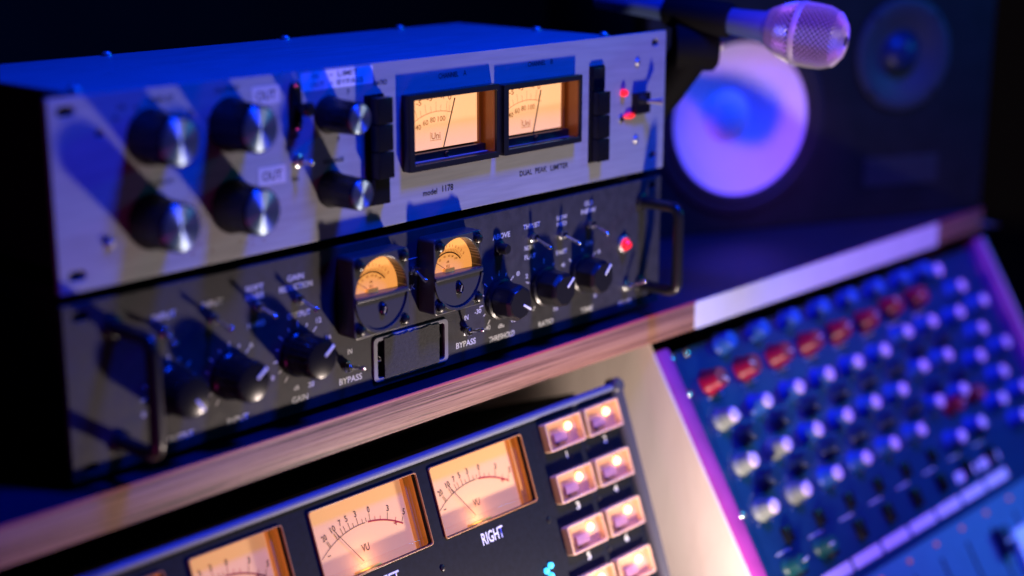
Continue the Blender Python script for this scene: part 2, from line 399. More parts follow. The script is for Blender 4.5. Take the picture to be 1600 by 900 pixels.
# meters
def silver_meter(x0, x1, z0, z1, ndl, label, glow):
    mt = obj('meter', plate(rrect(x0, x1, z0, z1, .8), [rrect(x0+4.2, x1-2.2, z0+3.4, z1-3.2, .4)], 0, -6, .3), M['blackg'], su, label=label)
    ix0, ix1, iz0, iz1 = x0+4.2, x1-2.2, z0+3.4, z1-3.2
    d = 6.0
    obj('dial', box(ix0-8, ix1-3.6, d, d+.6, iz0+5.2, iz1+3), M['dial_s'], mt)
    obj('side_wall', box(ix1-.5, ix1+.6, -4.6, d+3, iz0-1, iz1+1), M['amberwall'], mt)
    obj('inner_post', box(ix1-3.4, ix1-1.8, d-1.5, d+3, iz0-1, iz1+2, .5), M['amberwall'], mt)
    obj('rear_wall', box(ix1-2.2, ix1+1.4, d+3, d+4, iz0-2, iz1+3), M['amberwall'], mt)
    obj('lower_mask', box(ix0-9, ix1+.2, 2.2, d-.1, iz0-5, iz0+4.2), M['blackg'], mt)
    bm = bmesh.new()
    for a in ((ix0-10.6, ix0-9.6, 3.2, d+4, iz0-6, iz1+7), (ix0-10.6, ix1+2, 3.2, d+4, iz0-6.6, iz0-5.4), (ix0-10.6, ix1+2, 3.2, d+4, iz1+6, iz1+7), (ix0-10.6, ix1+2, d+4.1, d+5, iz0-6, iz1+7)): boxb(bm, *a)
    obj('chassis_box', fromb(bm), M['blackm'], mt)
    obj('pivot', lathe([(0, 1.4), (1.5, 1.2), (1.9, .4), (1.9, 0)], 20), M['blackg'], mt, L((ndl[0][0]), iz0+1.8, -2.2))
    (ax, az), (bx, bz) = ndl
    obj('needle', tube([(ax, d-1.6, az), (bx, d-1.6, bz)], .34, 6), M['dialink2'], mt)
    cx, cz, R = ax-3.5, az-20.5, 40.5
    arc = [(cx+R*math.sin(t*PI/180), cz+R*math.cos(t*PI/180)) for t in range(-46, 20, 2)]
    parts = [strip(arc, .28, d-.15)]
    for t in (-38, -30, -26.5, -22, -17.5, -12, -6.5, -1, 4, 10, 13.5):
        l = 5.5 if t in (-30, -22, -12, -1, 10) else 3.6
        a = math.radians(t); parts.append(strip([(cx+R*math.sin(a), cz+R*math.cos(a)), (cx+(R+l)*math.sin(a), cz+(R+l)*math.cos(a))], .2, d-.15))
    for s, t in (('-7', -24), ('-5', -17), ('-3', -7), ('-1', 5), ('0', 12)):
        a = math.radians(t); parts.append(text(s, cx+(R+8)*math.sin(a), cz+(R+8)*math.cos(a), 1.7*len(s)+.8, 3.0, d-.15))
    for s, t in (('20', -33), ('40', -24), ('60', -14.5), ('80', -5.5), ('100', 5.5)):
        a = math.radians(t); parts.append(text(s, cx+(R-4.2)*math.sin(a), cz+(R-4.2)*math.cos(a), 1.8*len(s)+.6, 2.9, d-.15))
    obj('scale_print', joinm(parts), M['dialink'], mt)
    lx, lz = ax-4.6, az+6.6
    fr_ = [strip([(lx-4.3, lz+2.4), (lx-4.3, lz-2.4), (lx+4.2, lz-2.4)], .3, d-.15), text('Uni', lx, lz, 7.0, 3.6, d-.15)]
    obj('logo_print', joinm(fr_), M['dialink'], mt)
    obj('pane', box(ix0, ix1-.6, -3.4, -3.0, iz0, iz1), M['pane'], mt)
    return mt
silver_meter(213.4, 284.6, 27.8, 69.6, ((250.0, 36.8), (259.2, 63.2)), 'sharp peach lit meter under CHANNEL A', 1)
silver_meter(288.6, 358.4, 27.8, 68.4, ((325.6, 35.6), (332.3, 60.7)), 'softly blurred peach lit meter beside the narrow button column', 1)
# stickers and print
obj('sticker', plate(rrect(143.4, 193.0, 77.6, 87.0, .3), (), 0, -.14), M['sticker2'], su, label='white label strip reading IN LIMIT OUT BYPASS')
letters([('IN', 153.5, 84.6, 4, 2.6), ('-', 164, 84.4, 2.6, 1), ('LIMIT', 175.5, 84.6, 14, 2.9), ('OUT', 155, 80.3, 9, 2.7), ('-', 164.4, 80.3, 2.6, 1), ('BYPASS', 177, 80.3, 18, 2.8)], su, y=-.2)
for x, z in ((121.5, 78.2), (123.5, 38.2)):
    obj('sticker', plate(rrect(x-8.8, x+8.8, z-4.6, z+4.6, .3), (), 0, -.14), M['sticker'], su, label='small white sticker reading OUT')
    obj('lettering', text('OUT', x, z, 12.5, 4.6, y=-.2), M['ink'], su)
letters([('CHANNEL', 249.6, 77.0, 15.6, 2.9), ('A', 262.6, 77.1, 2.4, 2.9), ('CHANNEL', 323.2, 77.4, 15.6, 2.9), ('B', 336.6, 77.4, 2.4, 2.9),
    ('model', 234.4, 13.9, 11.0, 3.2), ('1178', 248.4, 14.4, 8.6, 3.6), ('DUAL', 314.2, 14.2, 11, 3.2), ('PEAK', 327.8, 14.1, 10.5, 3.2), ('LIMITER', 344.6, 14.0, 16.5, 3.2),
    ('RATIO', 198.4, 77.4, 9.6, 2.6), ('RELEASE', 164.4, 40.4, 14, 2.3), ('7', 175.6, 74.6, 2, 2.6), ('1', 161.6, 74.4, 1, 2.2), ('7', 168, 51, 2, 2.3), ('1', 157.5, 51.6, 1, 2.2),
    ('ON', 138.4, 34.2, 4.6, 2.2), ('OFF', 138.6, 55.6, 7, 1.8), ('INPUT', 60, 82.2, 14, 2.6), ('24', 76, 74.5, 3.6, 2.2), ('18', 38, 80.8, 3.6, 2.2), ('0', 46, 79.6, 2, 2.2), ('36', 86, 70, 3.6, 2), ('INPUT', 58, 43.6, 13, 2.3),
    ('OUTPUT', 98, 83.2, 15, 2.2), ('A', 34.5, 76.5, 3, 3)], su)
# scuffs where old labels were peeled
ms = []
for i in range(16):
    x = random.uniform(66, 84) if i < 11 else random.uniform(100, 118); z = random.uniform(6, 16) if i < 11 else random.uniform(5, 9)
    ms.append(strip([(x, z), (x+random.uniform(.6, 2.4), z+random.uniform(-.5, .5))], random.uniform(.3, .8), -.08))
for i in range(8):
    x = random.uniform(118, 128); z = random.uniform(40, 50); ms.append(strip([(x-50, z-8), (x-50+random.uniform(.5, 1.5), z-8)], .5, -.08))
o = obj('scuff_marks', joinm(ms), mat('scuff', (.25, .17, .13), .8), su); o['kind'] = 'stuff'
# leds, power toggle
obj('led', lathe([(2.3, 0), (2.3, 2.2), (1.7, 3.4), (0, 4)], 20), M['redled'], su, L(404.8, 52.6), label='round glowing red light')
o = obj('led', lathe([(1.9, 0), (1.9, 1.6), (1.2, 2.6), (0, 3)], 20), M['redglow'], su, L(411.5, 37.6), label='wide red glowing lens'); o.scale = (2.6, 1, .9)
obj('led_ring', lathe([(2.2, 0), (2.2, .8), (1.2, 1.3), (0, 1.3)], 20), M['chrome'], su, L(404.0, 36.4))
sq = obj('power_switch', plate(rrect(-7.2, 7.2, -6.6, 6.6, .8), (), 0, -4.5, .6), M['black'], su, L(421.2, 44.8))
obj('lever', tube([(4, -4, .6), (7.5, -9, .8), (9.4, -12, .9)], [1, 1.8, 2.9], 14), M['steel'], sq)
for z in (70.3, 21.6): obj('screw', lathe([(0, 1.4), (1.5, 1.3), (2.3, .6), (2.3, 0)], 18), M['steel'], su, L(419.2, z))

# ================================================================ GREY COMPRESSOR
GZ = -89.3
gu = thing('grey_compressor', 'dark grey rack compressor with two small orange meters and handles under the silver one', 'compressor', (0, 0, GZ*S))
GZT = -5.4
def G(x, z, h=0): return (x*S, -h*S, (z-GZ)*S)
gsl = [rrect(x-a, x+a, z-2.1, z+2.1, 2.0) for x, z, a in ((9.5, -11.6, 4.4), (9.5, -84.4, 4.0), (438.3, -10.8, 3.2), (438.3, -84.2, 3.2))]
gsl.append(rrect(191.8, 243.4, -83.4, -62.6, 1.8))
def gp(name, me, m, label=None):
    me.transform(Matrix.Translation((0, 0, -GZ*S))); return obj(name, me, M[m] if isinstance(m, str) else m, gu, label=label)
gp('front_panel', plate(rrect(0, 447.6, GZ, GZT, .6), gsl, 3, 0, .35), 'gray')
gp('case', box(21, 428, 3, 135, GZ+2, GZT-2, .6), 'blackm')
gp('back_shadow_plate', box(1, W1-2, 3.1, 3.9, GZ+1, GZT-1), 'blackm', 'black plate behind the front panel')
for x in (40, 400):
    for y in (34, 112): gp('rubber_foot', box(x-8, x+8, y, y+16, -94.0, GZ+2, .5), 'rubber')
# D handles
def dhandle(x, xb, z1, z0, pr=30):
    pts = arc_pts([(x, 0, z1-GZ), (x, -pr, z1-GZ), (x, -pr, z0-GZ), (x, 0, z0-GZ)], 7, 6)
    h = obj('handle', tube(pts, 3.6, 16), M['blackg'], gu)
    for z in (z1, z0): obj('collar', lathe([(5.6, 0), (5.6, 1.6), (4.8, 2.2), (3.2, 2.3)], 24), M['blackg'], h, ((x)*S, 0, (z-GZ)*S))
dhandle(26.0, 0, -19.8, -75.6); dhandle(426.8, 0, -19.6, -74.4)
# meters
def grey_meter(x0, x1, z0, z1, label):
    ins = (x1-x0)*.06
    cx, cz = (x0+x1)/2, (z0+z1)/2
    R = 18.7; KZ = 1.065
    win = [(cx+R*math.cos(t), cz-.2+R*math.sin(t)*KZ) for t in [math.radians(a) for a in range(-2, 184, 6)]]
    mt = obj('meter', plate([(a, b-GZ) for a, b in rrect(x0, x1, z0, z1, 2.6)], [[(a, b-GZ) for a, b in win]], 0, -12.5, .6), M['meterhouse'], gu, label=label)
    def mp(name, me, m, **k):
        me.transform(Matrix.Translation((0, 0, -GZ*S))); return obj(name, me, M[m] if isinstance(m, str) else m, mt, **k)
    # bezel ring edge and raised lower circle
    mp('bezel_ring', strip3([(cx+(R+.2)*math.cos(math.radians(a)), cz-.4+(R+.2)*KZ*math.sin(math.radians(a))) for a in range(184, 358, 6)], 1.5, -12.3, -13.4), 'meterhouse')
    mp('bar', box(cx-R-.4, cx+R+.4, -14.0, -9.2, cz-2.2, cz+.3, .9), 'meterhouse')
    mp('dial', box(cx-R-.1, cx+R+.1, -5.0, -4.4, cz-2, cz+R*KZ), 'dial_g')
    rimw = strip3([(cx+(R+.15)*math.cos(math.radians(a)), cz-.2+(R+.15)*KZ*math.sin(math.radians(a))) for a in range(0, 184, 5)], .3, -12, -4.8)
    mp('inner_rim', rimw, mat('meter_inner_rim', (.30, .29, .27), .5))
    px, pz, RR = cx-1.6, cz-3.0, 13.6
    y = -5.2
    parts = [strip([(px+RR*math.sin(math.radians(t)), pz+RR*math.cos(math.radians(t))) for t in range(-52, 53, 4)], .75, y)]
    for t in range(-50, 51, 5):
        a = math.radians(t); parts.append(strip([(px+RR*math.sin(a), pz+RR*math.cos(a)), (px+(RR+2.2)*math.sin(a), pz+(RR+2.2)*math.cos(a))], .22, y))
    for s, t in (('20', -50), ('10', -34), ('7', -22), ('5', -12), ('3', -2), ('2', 7), ('1', 15), ('0', 24), ('1', 32), ('2', 41), ('3', 50)):
        a = math.radians(t); parts.append(text(s, px+(RR+3.7)*math.sin(a), pz+(RR+3.7)*math.cos(a), .9*len(s), 1.5, y, tilt=-a*.7))
    for s, t in (('20', -30), ('40', -10), ('60', 8), ('80', 22), ('100', 38)):
        a = math.radians(t); parts.append(text(s, px+(RR-2)*math.sin(a), pz+(RR-2)*math.cos(a), .8*len(s), 1.2, y))
    parts += [text('VU', px+.6, pz+5.6, 3.0, 1.9, y), text('dB', px+.6, pz+8.2, 2.2, 1.3, y)]
    mp('scale_print', joinm(parts), mat('grey_meter_print', (.10, .035, .012), .7))
    mp('needle', tube([(px+1.0, -5.8, pz+2.6), (px-9.8, -5.8, pz+9.6)], .16, 6), 'dialink2')
    mp('coil', box(px-3.4, px+4.2, -7.2, -5.1, pz+1.6, pz+5.0, .5), 'brass')
    o = obj('adjuster', lathe([(3.2, 0), (3.2, .8), (2.4, 1.6), (2.0, 1.2), (0, 1.2)], 24), M['black'], mt, G(cx+.5, cz-9.0, 12.5)); o.scale = (.8, 1, 1.1)
    obj('adjuster_slot', box(-.35, .35, -1.9, -1.2, -1.8, 1.8), M['steel'], mt, G(cx+.5, cz-9.0, 12.4), rot=(0, .3, 0))
    for sx in (x0+4.3, x1-4.3):
        for sz in (z0+4.6, z1-4.6):
            c = obj('screw', lathe([(3.3, 0), (3.3, .5), (2.6, .5), (2.5, 2.2), (1.5, 2.9), (0, 3.0)], 18), M['blackg'], mt, G(sx, sz, 12.4))
    mp('pane', plate([(a, b) for a, b in win], (), -11.2, -11.5), 'pane')
def strip3(pts, wd, y0, y1):
    """curved wall along (x,z) points, thickness wd, from y0 to y1"""
    bm = bmesh.new(); Ls = []
    P = [Vector((p[0], p[1])) for p in pts]
    for i, p in enumerate(P):
        t = (P[min(i+1, len(P)-1)]-P[max(i-1, 0)]).normalized(); nn = Vector((-t.y, t.x))*wd/2
        Ls.append([bm.verts.new(((p.x+s*nn.x)*S, y*S, (p.y+s*nn.y)*S)) for s, y in ((1, y0), (-1, y0), (-1, y1), (1, y1))])
    for a, b in zip(Ls, Ls[1:]):
        for k in range(4): bm.faces.new((a[k], a[(k+1)%4], b[(k+1)%4], b[k]))
    bm.faces.new(Ls[0]); bm.faces.new(Ls[-1])
    return fromb(bm, ang=40)
grey_meter(164.6, 205.2, -54.0, -9.8, 'left small orange meter above the taped plate')
grey_meter(224.2, 263.2, -53.0, -9.6, 'right small orange meter beside ABOVE lettering')
# taped plate
pl = gp('badge_plate', plate(rrect(188.6, 246.6, -85.6, -60.2, 3.0), [rrect(191.5, 243.7, -83.6, -62.4, 1.8)], 0, -1.3, .25), 'plate')
gp('badge_recess', box(190, 245, 2.2, 2.9, -84.5, -61.5), 'hole')
def patch(x0, x1, z0, z1, n=26):
    pts = []
    for i in range(n): pts.append((x0+(x1-x0)*i/n, z0+random.uniform(-.35, .35)))
    for i in range(8): pts.append((x1+random.uniform(-.15, .15), z0+(z1-z0)*i/8))
    for i in range(n): pts.append((x1-(x1-x0)*i/n, z1+random.uniform(-.45, .45)))
    for i in range(8): pts.append((x0+random.uniform(-.15, .15), z1-(z1-z0)*i/8))
    return pts
tp_ = obj('tape_patch', plate(patch(196.0, 238.8, -84.2, -61.4), (), -1.35, -2.0, .12), M['fabric'])
tp_['label'] = 'ragged piece of black cloth tape covering the nameplate of the dark grey compressor'; tp_['category'] = 'tape'
for x, z in ((194.4, -73.2), (240.6, -69.4)):
    obj('screw', lathe([(0, 1.3), (1.0, 1.2), (1.7, .5), (1.7, 0)], 16), M['chrome'], gu, G(x, z, -.8))
# toggles
for x, z, tip, ln in ((54, -28.0, (-2, -3), 11), (82.4, -27.0, (2.0, -3.5), 13), (110, -26.2, (2.0, -3.5), 13), (136.6, -27.6, (2.2, -4.2), 13),
                  (169.2, -71.4, (.2, 1.8), 14), (261.6, -71.0, (0, 3.0), 14), (219.6, -27.6, (-3.0, -3.0), 14), (319.6, -25.6, (1.6, -4.6), 14),
                  (346.2, -28.2, (1.6, -3.6), 14), (373.4, -25.8, (1.6, -4.6), 14), (411.4, -72.6, (4.4, 4.6), 13)):
    toggle(gu, x, z-GZ, tip, ln, r=1.0, nutr=3.2)
obj('push_button', lathe([(4.2, 0), (4.2, 1.5), (3.2, 2), (3.2, 6), (2.6, 7), (0, 7.2)], 20), M['blackg'], gu, G(291.0, -27.0), label='black button under ABOVE lettering')
# knobs
kb = lathe([(12.6, 0), (12.9, .6), (12.6, 3.2), (11.4, 4.2), (11.2, 5), (10.7, 17.4), (9.8, 18.8), (9.3, 19.0), (0, 19.0)], 44, 1, .05)
kf = lathe([(12.2, 0), (12.4, .6), (12.2, 3.2), (10.9, 4.0)], 48)
def octo(sides=8):
    bm = bmesh.new(); rings = []
    for r, h in ((11.2, 3.6), (11.0, 15.6), (9.4, 17.6)):
        rings.append([bm.verts.new((r*math.cos(2*PI*(i+.5)/sides)*S, -h*S, r*math.sin(2*PI*(i+.5)/sides)*S)) for i in range(sides)])
    for a, b in zip(rings, rings[1:]):
        for i in range(sides): bm.faces.new((a[i], a[(i+1)%sides], b[(i+1)%sides], b[i]))
    bm.faces.new(rings[-1]); bm.faces.new(rings[0])
    bmesh.ops.bevel(bm, geom=[e for e in bm.edges], offset=.45*S, segments=2, affect='EDGES')
    return fromb(bm, ang=25)
ko = octo()
def gknob(x, z, ang, faceted):
    k = obj('knob', kf if faceted else kb, M['blackg'] if faceted else M['black'], gu, G(x, z))
    if faceted: obj('grip', ko, M['blackg'], k, rot=(0, ang, 0))
    h = 17.6 if faceted else 19.0
    obj('pointer', box(-.7, .7, -h-.3, -h+.3, 2.4, 10.0, .1), M['white2'], k, rot=(0, ang, 0))
gknob(55.8, -57.0, 2.5, False); gknob(92.2, -58.2, .95, False); gknob(136.6, -56.6, .9, False)
gknob(290.8, -57.6, 2.1, True); gknob(331.0, -57.4, .85, True); gknob(367.4, -56.2, .75, True)
for x, z, n, in ((55.8, -57, 13), (92.2, -58.2, 13), (136.6, -56.6, 13), (290.8, -57.6, 13), (331, -57.4, 9), (367.4, -56.2, 7)):
    gp('tick_marks', ticks(x, z, 13.8, lambda i: 17.0 if i % 2 == 0 else 15.8, 235, -55, n, .6), 'white')
gl = [('IN', 172.2, -63.9, 3.2, 3.0), ('BYPASS', 172.4, -79.4, 16.4, 3.6), ('IN', 262.8, -63.6, 3.4, 3.0), ('BYPASS', 262.4, -78.9, 16.4, 3.6), ('LINK', 216.5, -37.2, 10.5, 3.2),
      ('ABOVE', 292.8, -20.2, 15, 3.2), ('THRESHOLD', 293.2, -81.3, 22.5, 3.6), ('RATIO', 333.4, -81.2, 13.6, 3.4), ('TIME', 372.6, -80.6, 12, 3.2), ('GAIN', 136.6, -81.6, 11, 3.6),
      ('GAIN', 136.2, -16.2, 11, 3.1), ('REDUCTION', 136.4, -21.2, 22, 3.1), ('OUTPUT', 137.8, -36.2, 15.5, 3.1), ('INPUT', 95.8, -82.4, 13.5, 3.4), ('OUTPUT', 60.5, -82.4, 15.5, 3.4),
      ('INPUT', 54.6, -20.2, 13.5, 3.2), ('INPUT', 83.2, -19.6, 13, 3.0), ('SOFT', 109.6, -16.8, 11.5, 3.0), ('KNEE', 109.6, -21.2, 11.5, 3.0), ('HARD', 109.8, -35.6, 11, 2.8),
      ('THRUST', 319.6, -18.4, 15, 3.0), ('NORM', 317.8, -31.4, 9, 2.8), ('FLAT', 318.4, -37.0, 10, 2.8), ('SLOW', 347.4, -17.6, 10, 2.6), ('MED', 347.4, -21.6, 9, 2.6), ('FAST', 347.6, -39.2, 10, 2.8), ('OLD', 373, -12.6, 8, 3), ('NEW', 373, -17.4, 14, 3), ('ON', 374, -38, 6, 3),
      ('0', 307.6, -45.6, 2.6, 2.8), ('-20', 273.6, -47.0, 4.8, 2.6), ('-30', 272.6, -61.8, 5.4, 2.8), ('-40', 280.6, -73.4, 5.0, 2.8), ('dBu', 292.6, -74.6, 5.2, 2.4), ('15', 303.8, -73.2, 3.8, 2.8),
      ('12', 151.0, -42.0, 3.4, 2.8), ('16', 157.5, -52.6, 3.4, 2.6), ('20', 144.5, -75.6, 4.2, 2.8), ('dB', 134.5, -75.2, 3.6, 2.4), ('0', 119, -66.2, 2, 2.6),
      ('4', 348.6, -47.6, 2.4, 2.6), ('2', 315.4, -48.6, 2.2, 2.6), ('1.5', 312.4, -60, 3.6, 2.6), ('10', 342.5, -74, 3.8, 2.6), ('6', 384, -45, 2.4, 2.6), ('3', 352.4, -58.6, 2.4, 2.6), ('1', 350.4, -47.8, 1.2, 2.6), ('5', 381, -73, 2.4, 2.6), ('POWER', 411.8, -83.6, 13.5, 3.0), ('6', 106, -45.6, 2.2, 2.6), ('0', 75.6, -66, 2.2, 2.6), ('0', 40, -66, 2.2, 2.6)]
for g in gl: gp('lettering', text(*g), 'white')
gp('divider_line', strip([(215.2, -21.0), (224, -21.0)], .45, -.15), 'white')
lr = obj('led', lathe([(4.2, 0), (4.0, 1.2), (2.9, 1.6), (2.9, 4.2), (1.9, 5.6), (0, 6.0)], 24), M['redled'], gu, G(408.4, -44.4), label='round red power light by the right handle')
obj('bezel', lathe([(5.4, 0), (5.4, 1.6), (4.4, 2.2), (4.3, 1.0)], 24), M['steel'], lr)

# ================================================================ METER CONSOLE
CT = math.radians(19.7)
cu_ = thing('meter_console', 'tilted black console of amber VU meters and lit square buttons under the shelf', 'meter console', (.408, 0, -.137), (-CT, 0, 0))
wins = [(-425, -365.5, -49, -10.4), (-349.4, -290.8, -49, -9.8), (-271.2, -192.0, -50.0, -8.8), (-180.8, -102.4, -50.2, -9.4)]
obj('panel', plate(rrect(-560, -11, -300, 1, 1), [rrect(*wn, 1.6) for wn in wins], 3, 0, .3), M['consolep'], cu_)
obj('top_rail', tube([(-560, -.6, -1.2), (-6, -.6, -1.2)], 2.7, 14), mat('console_top_rail', (.13, .15, .24), .6), cu_)
obj('side_rail', tube([(-6, -.5, -1), (-6, -.5, -300)], 4.8, 20), M['consolef'], cu_)
obj('corner_cap', lathe([(5.2, -4), (5.2, 3.6), (4.0, 5.2), (0, 5.5)], 24), M['consolef'], cu_, L(-6, -1.2))
obj('case', box(-560, -1.5, 40, 150, -300, -2), M['blackm'], cu_)
def vu(x0, x1, z0, z1, label, lamp):
    cx = (x0+x1)/2; wd = x1-x0
    mt = obj('vu_meter', plate(rrect(x0-.8, x1+.8, z0-.8, z1+.8, 1.8), [rrect(x0, x1, z0, z1, 1.6)],   .1, -1.1, .25), mat('amber_rim', (.45, .20, .06), .35), cu_, label=label)
    d = 8.0
    obj('dial', box(x0-7, x1-5, d, d+.6, z0-2, z1+6), M['dial_c'], mt)
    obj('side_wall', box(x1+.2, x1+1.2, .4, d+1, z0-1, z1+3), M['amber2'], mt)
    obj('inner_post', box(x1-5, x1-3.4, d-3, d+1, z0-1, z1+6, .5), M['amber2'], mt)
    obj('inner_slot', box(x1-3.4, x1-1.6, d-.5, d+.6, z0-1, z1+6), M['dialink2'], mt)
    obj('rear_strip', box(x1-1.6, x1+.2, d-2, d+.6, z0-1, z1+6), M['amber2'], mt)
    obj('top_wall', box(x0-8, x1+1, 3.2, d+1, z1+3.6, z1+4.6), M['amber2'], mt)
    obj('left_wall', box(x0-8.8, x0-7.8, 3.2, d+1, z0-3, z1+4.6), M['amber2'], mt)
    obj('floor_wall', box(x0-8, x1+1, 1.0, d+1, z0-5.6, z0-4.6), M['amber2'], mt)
    obj('inner_ledge', box(x0-7, x1, 3.5, 6.0, z0-1, z0+4.2, .5), M['pane'], mt)
    ox = x1-38.5 - .9; cz = z0-31.0; RR = 55.0; y = d-.2; blk = []; red = []
    ap = lambda r, t: (ox+r*math.sin(math.radians(t)), cz+r*math.cos(math.radians(t)))
    blk.append(strip([ap(RR, t) for t in range(-36, 6, 3)], .38, y))
    red.append(strip([ap(RR, t) for t in range(5, 33, 3)], .95, y))
    for t, l in ((-27, 4), (-26, 4), (-20, 4.2), (-18.4, 4.2), (-15, 4), (-12.6, 4), (-9, 4.2), (-6, 2.6), (-2.5, 4.4), (1, 2.6), (3.8, 2.6), (6.7, 4.4), (10.5, 2.4), (14.5, 2.4), (19.8, 4.2), (26, 2.4), (31, 3.6)):
        (red if 8 < t < 16 or t == 26 else blk).append(strip([ap(RR, t), ap(RR+l, t)], .34, y))
    for q_, t in (('20', -26.4), ('10', -19.2), ('7', -13.6), ('5', -9), ('3', -2.6), ('0', 6.7), ('3', 19.8), ('5', 31)):
        blk.append(text(q_, *ap(RR+6.6, t), 1.75*len(q_), 3.5, y, tilt=-math.radians(t)*.6))
    px = ox-4.5
    blk.append(text('VU', ox-1.4, z0+11.0, 5.6, 4.2, y))
    blk.append(text('-', ox-27, z0+14, 2.2, 1, y)); red.append(text('+', ox+24, z0+17.5, 2.8, 2.8, y))
    obj('scale_print', joinm(blk), M['dialink2'], mt); obj('red_scale_print', joinm(red), M['dialred'], mt)
    obj('needle', tube([(ox-6.0, d-1.6, z0+4.6), (ox-20.6, d-1.6, z0+25.8)], .22, 6), M['dialink2'], mt)
    obj('coil_cover', box(px-9, px+9, d-3.4, d-.3, z0-3, z0+.6, .6), M['brass'], mt)
    obj('pane', plate(rrect(x0, x1, z0, z1, 1.6), (), -.2, -.6), M['pane'], mt)
    b = obj('lamp_bulb', lathe([(0, 1.6), (1.2, 1.2), (1.6, 0), (1.2, -1.2), (0, -1.6)], 14), M['bulb'], mt, (px*S, (d-4.0)*S, (z0-2.6)*S))
    l = bpy.data.lights.new('meter_lamp', 'POINT'); l.energy = lamp; l.color = (1.0, .50, .22); l.shadow_soft_size = .006
    lo = bpy.data.objects.new('meter_lamp', l); col.objects.link(lo); lo.parent = cu_; lo.location = (px*S, (d-6.5)*S, (z0+3.5)*S)
for wn, lb in zip(wins, ('leftmost amber meter just inside the photo', 'blurred amber meter left of the sharp one', 'sharp pink and amber VU meter', 'VU meter above the word RIGHT')):
    vu(*wn, lb, .010)
obj('lettering', text('RIGHT', -144.6, -59.6, 18.5, 7.2, bold=.014), M['white2'], cu_)
obj('lettering', text('LEFT', -228.6, -59.6, 15.5, 7.2, bold=.014), M['white2'], cu_)
for x, z in ((-188.9, -65.4), (-95.8, -65.0), (-45.8, -32.8), (-47.4, -65.2), (-49.5, -98)):
    screw(cu_, x, z, 1.9, 0, 'blackg')
# lit buttons
tray_me = plate(rrect(-16.9, 16.9, -9.0, 9.0, 1.2), [rrect(-15.9, 15.9, -8.0, 8.0, .8)], 0, -5.6, .3)
base_me = box(-15.8, 15.8, -.5, 0.4, -7.9, 7.9)
inner_me = box(-8.5, 3.5, -3.0, -.6, -5.2, .6, .5)
edge_me = box(-15.6, -13.6, -4.6, -.6, -7.6, 7.6, .4)
bulb_me = lathe([(0, 2.6), (1.5, 2.2), (2.5, 1.0), (2.7, 0)], 18)
dot_me = box(-1.0, 1.0, -1.8, -.5, -1, 1, .2)
cap_me = box(-15.7, 15.7, -6.2, -5.8, -7.8, 7.8, .15)
bright = mat('clear_button_rim', (.78, .50, .34), .22, emit=(1.0, .45, .2), es=.10, coat=.4)
violet = mat('button_inner_block', (.34, .17, .28), .4)
darkdot = mat('button_dark_dot', (.12, .03, .02), .5)
n = 0
for r_, z in enumerate((-17.0, -49.4, -81.6, -113.8, -146)):
    for cc, x in enumerate((-67.4-r_*1.6, -29.3-r_*1.6)):
        if z < -150: continue
        n += 1
        b = obj('lit_button', tray_me, bright, cu_, L(x, z))
        obj('base', base_me, M['tray'], b); obj('inner_block', inner_me, violet, b); obj('edge_block', edge_me, M['brass'], b)
        obj('bulb', bulb_me, M['bulb'], b, L(7.6, 2.6, 1)); obj('dot', dot_me, darkdot, b, L(-5, -6))
        obj('clear_cap', cap_me, M['pane'], b)
        l = bpy.data.lights.new('button_lamp', 'POINT'); l.energy = (.0019 if cc else .0013)*random.uniform(.6, 1.35); l.color = (1.0, .56, .26); l.shadow_soft_size = .0016
        lo = bpy.data.objects.new('button_lamp', l); col.objects.link(lo); lo.parent = cu_; lo.location = L(x+4.4, z+1.0, 5.0)
        obj('lettering', text(str(n), x+1.6, z-14.4, 3.4, 4.6), M['white2'], cu_)
for i, (x, z) in enumerate(((-109, -93), (-104.5, -91), (-106, -97), (-111, -98))):
    obj('led', lathe([(1.8, 0), (1.8, 1.2), (1.2, 2), (0, 2.2)], 16), M['cyanled'], cu_, L(x, z), label='tiny cyan lit dot low on the console')

# ================================================================ MIXER
mx = thing('mixing_console', 'blue lit mixing desk packed with rows of knobs between two magenta cheeks', 'mixing desk', (.455, 0, -.130), (-MT, 0, 0))
obj('panel', box(0, 445, 0, 3, -196, 0, .4), M['mixp'], mx)
obj('lower_panel', box(0, 445, -1.2, 3, -330, -196.4, .5), M['mixlow'], mx)
obj('left_rail', box(-.5, 14, -1.8, .2, -330, -2, .5), M['mixp'], mx)
for x in (-16.2, 446.2): obj('cheek', box(x, x+15, -9, 60, -400, 4, 2.5), M['cheek'], mx, label='magenta wooden cheek')
obj('case', box(0, 445, 3, 60, -330, -3), M['blackm'], mx)
for x, z in ((-9, -3.5), (8, -30), (23, -3.5), (8, -118)): screw(mx, x if x > 0 else 6, z, 2.9, 1.8, 'chrome', False)
mk = lathe([(8.2, 0), (8.4, .8), (7.6, 2.6), (6.6, 3.6), (6.0, 11.6), (5.6, 12.4), (0, 12.4)], 24, 1, .05)
mcap = lathe([(5.2, 12.4), (5.2, 13.4), (4.4, 14.2), (0, 14.5)], 20)
mkr = lathe([(9.6, 0), (9.8, .8), (9.0, 3), (8.2, 4), (7.4, 12.4), (6.6, 13.4), (0, 13.4)], 14, 1, .06)
mptr = box(-.6, .6, -14.0, -12.8, 1, 6.4)
def variant(me, m):
    k = (me.name, m.name)
    if k not in VC: c = me.copy(); c.materials.clear(); c.materials.append(m); VC[k] = c
    return VC[k]
VC = {}
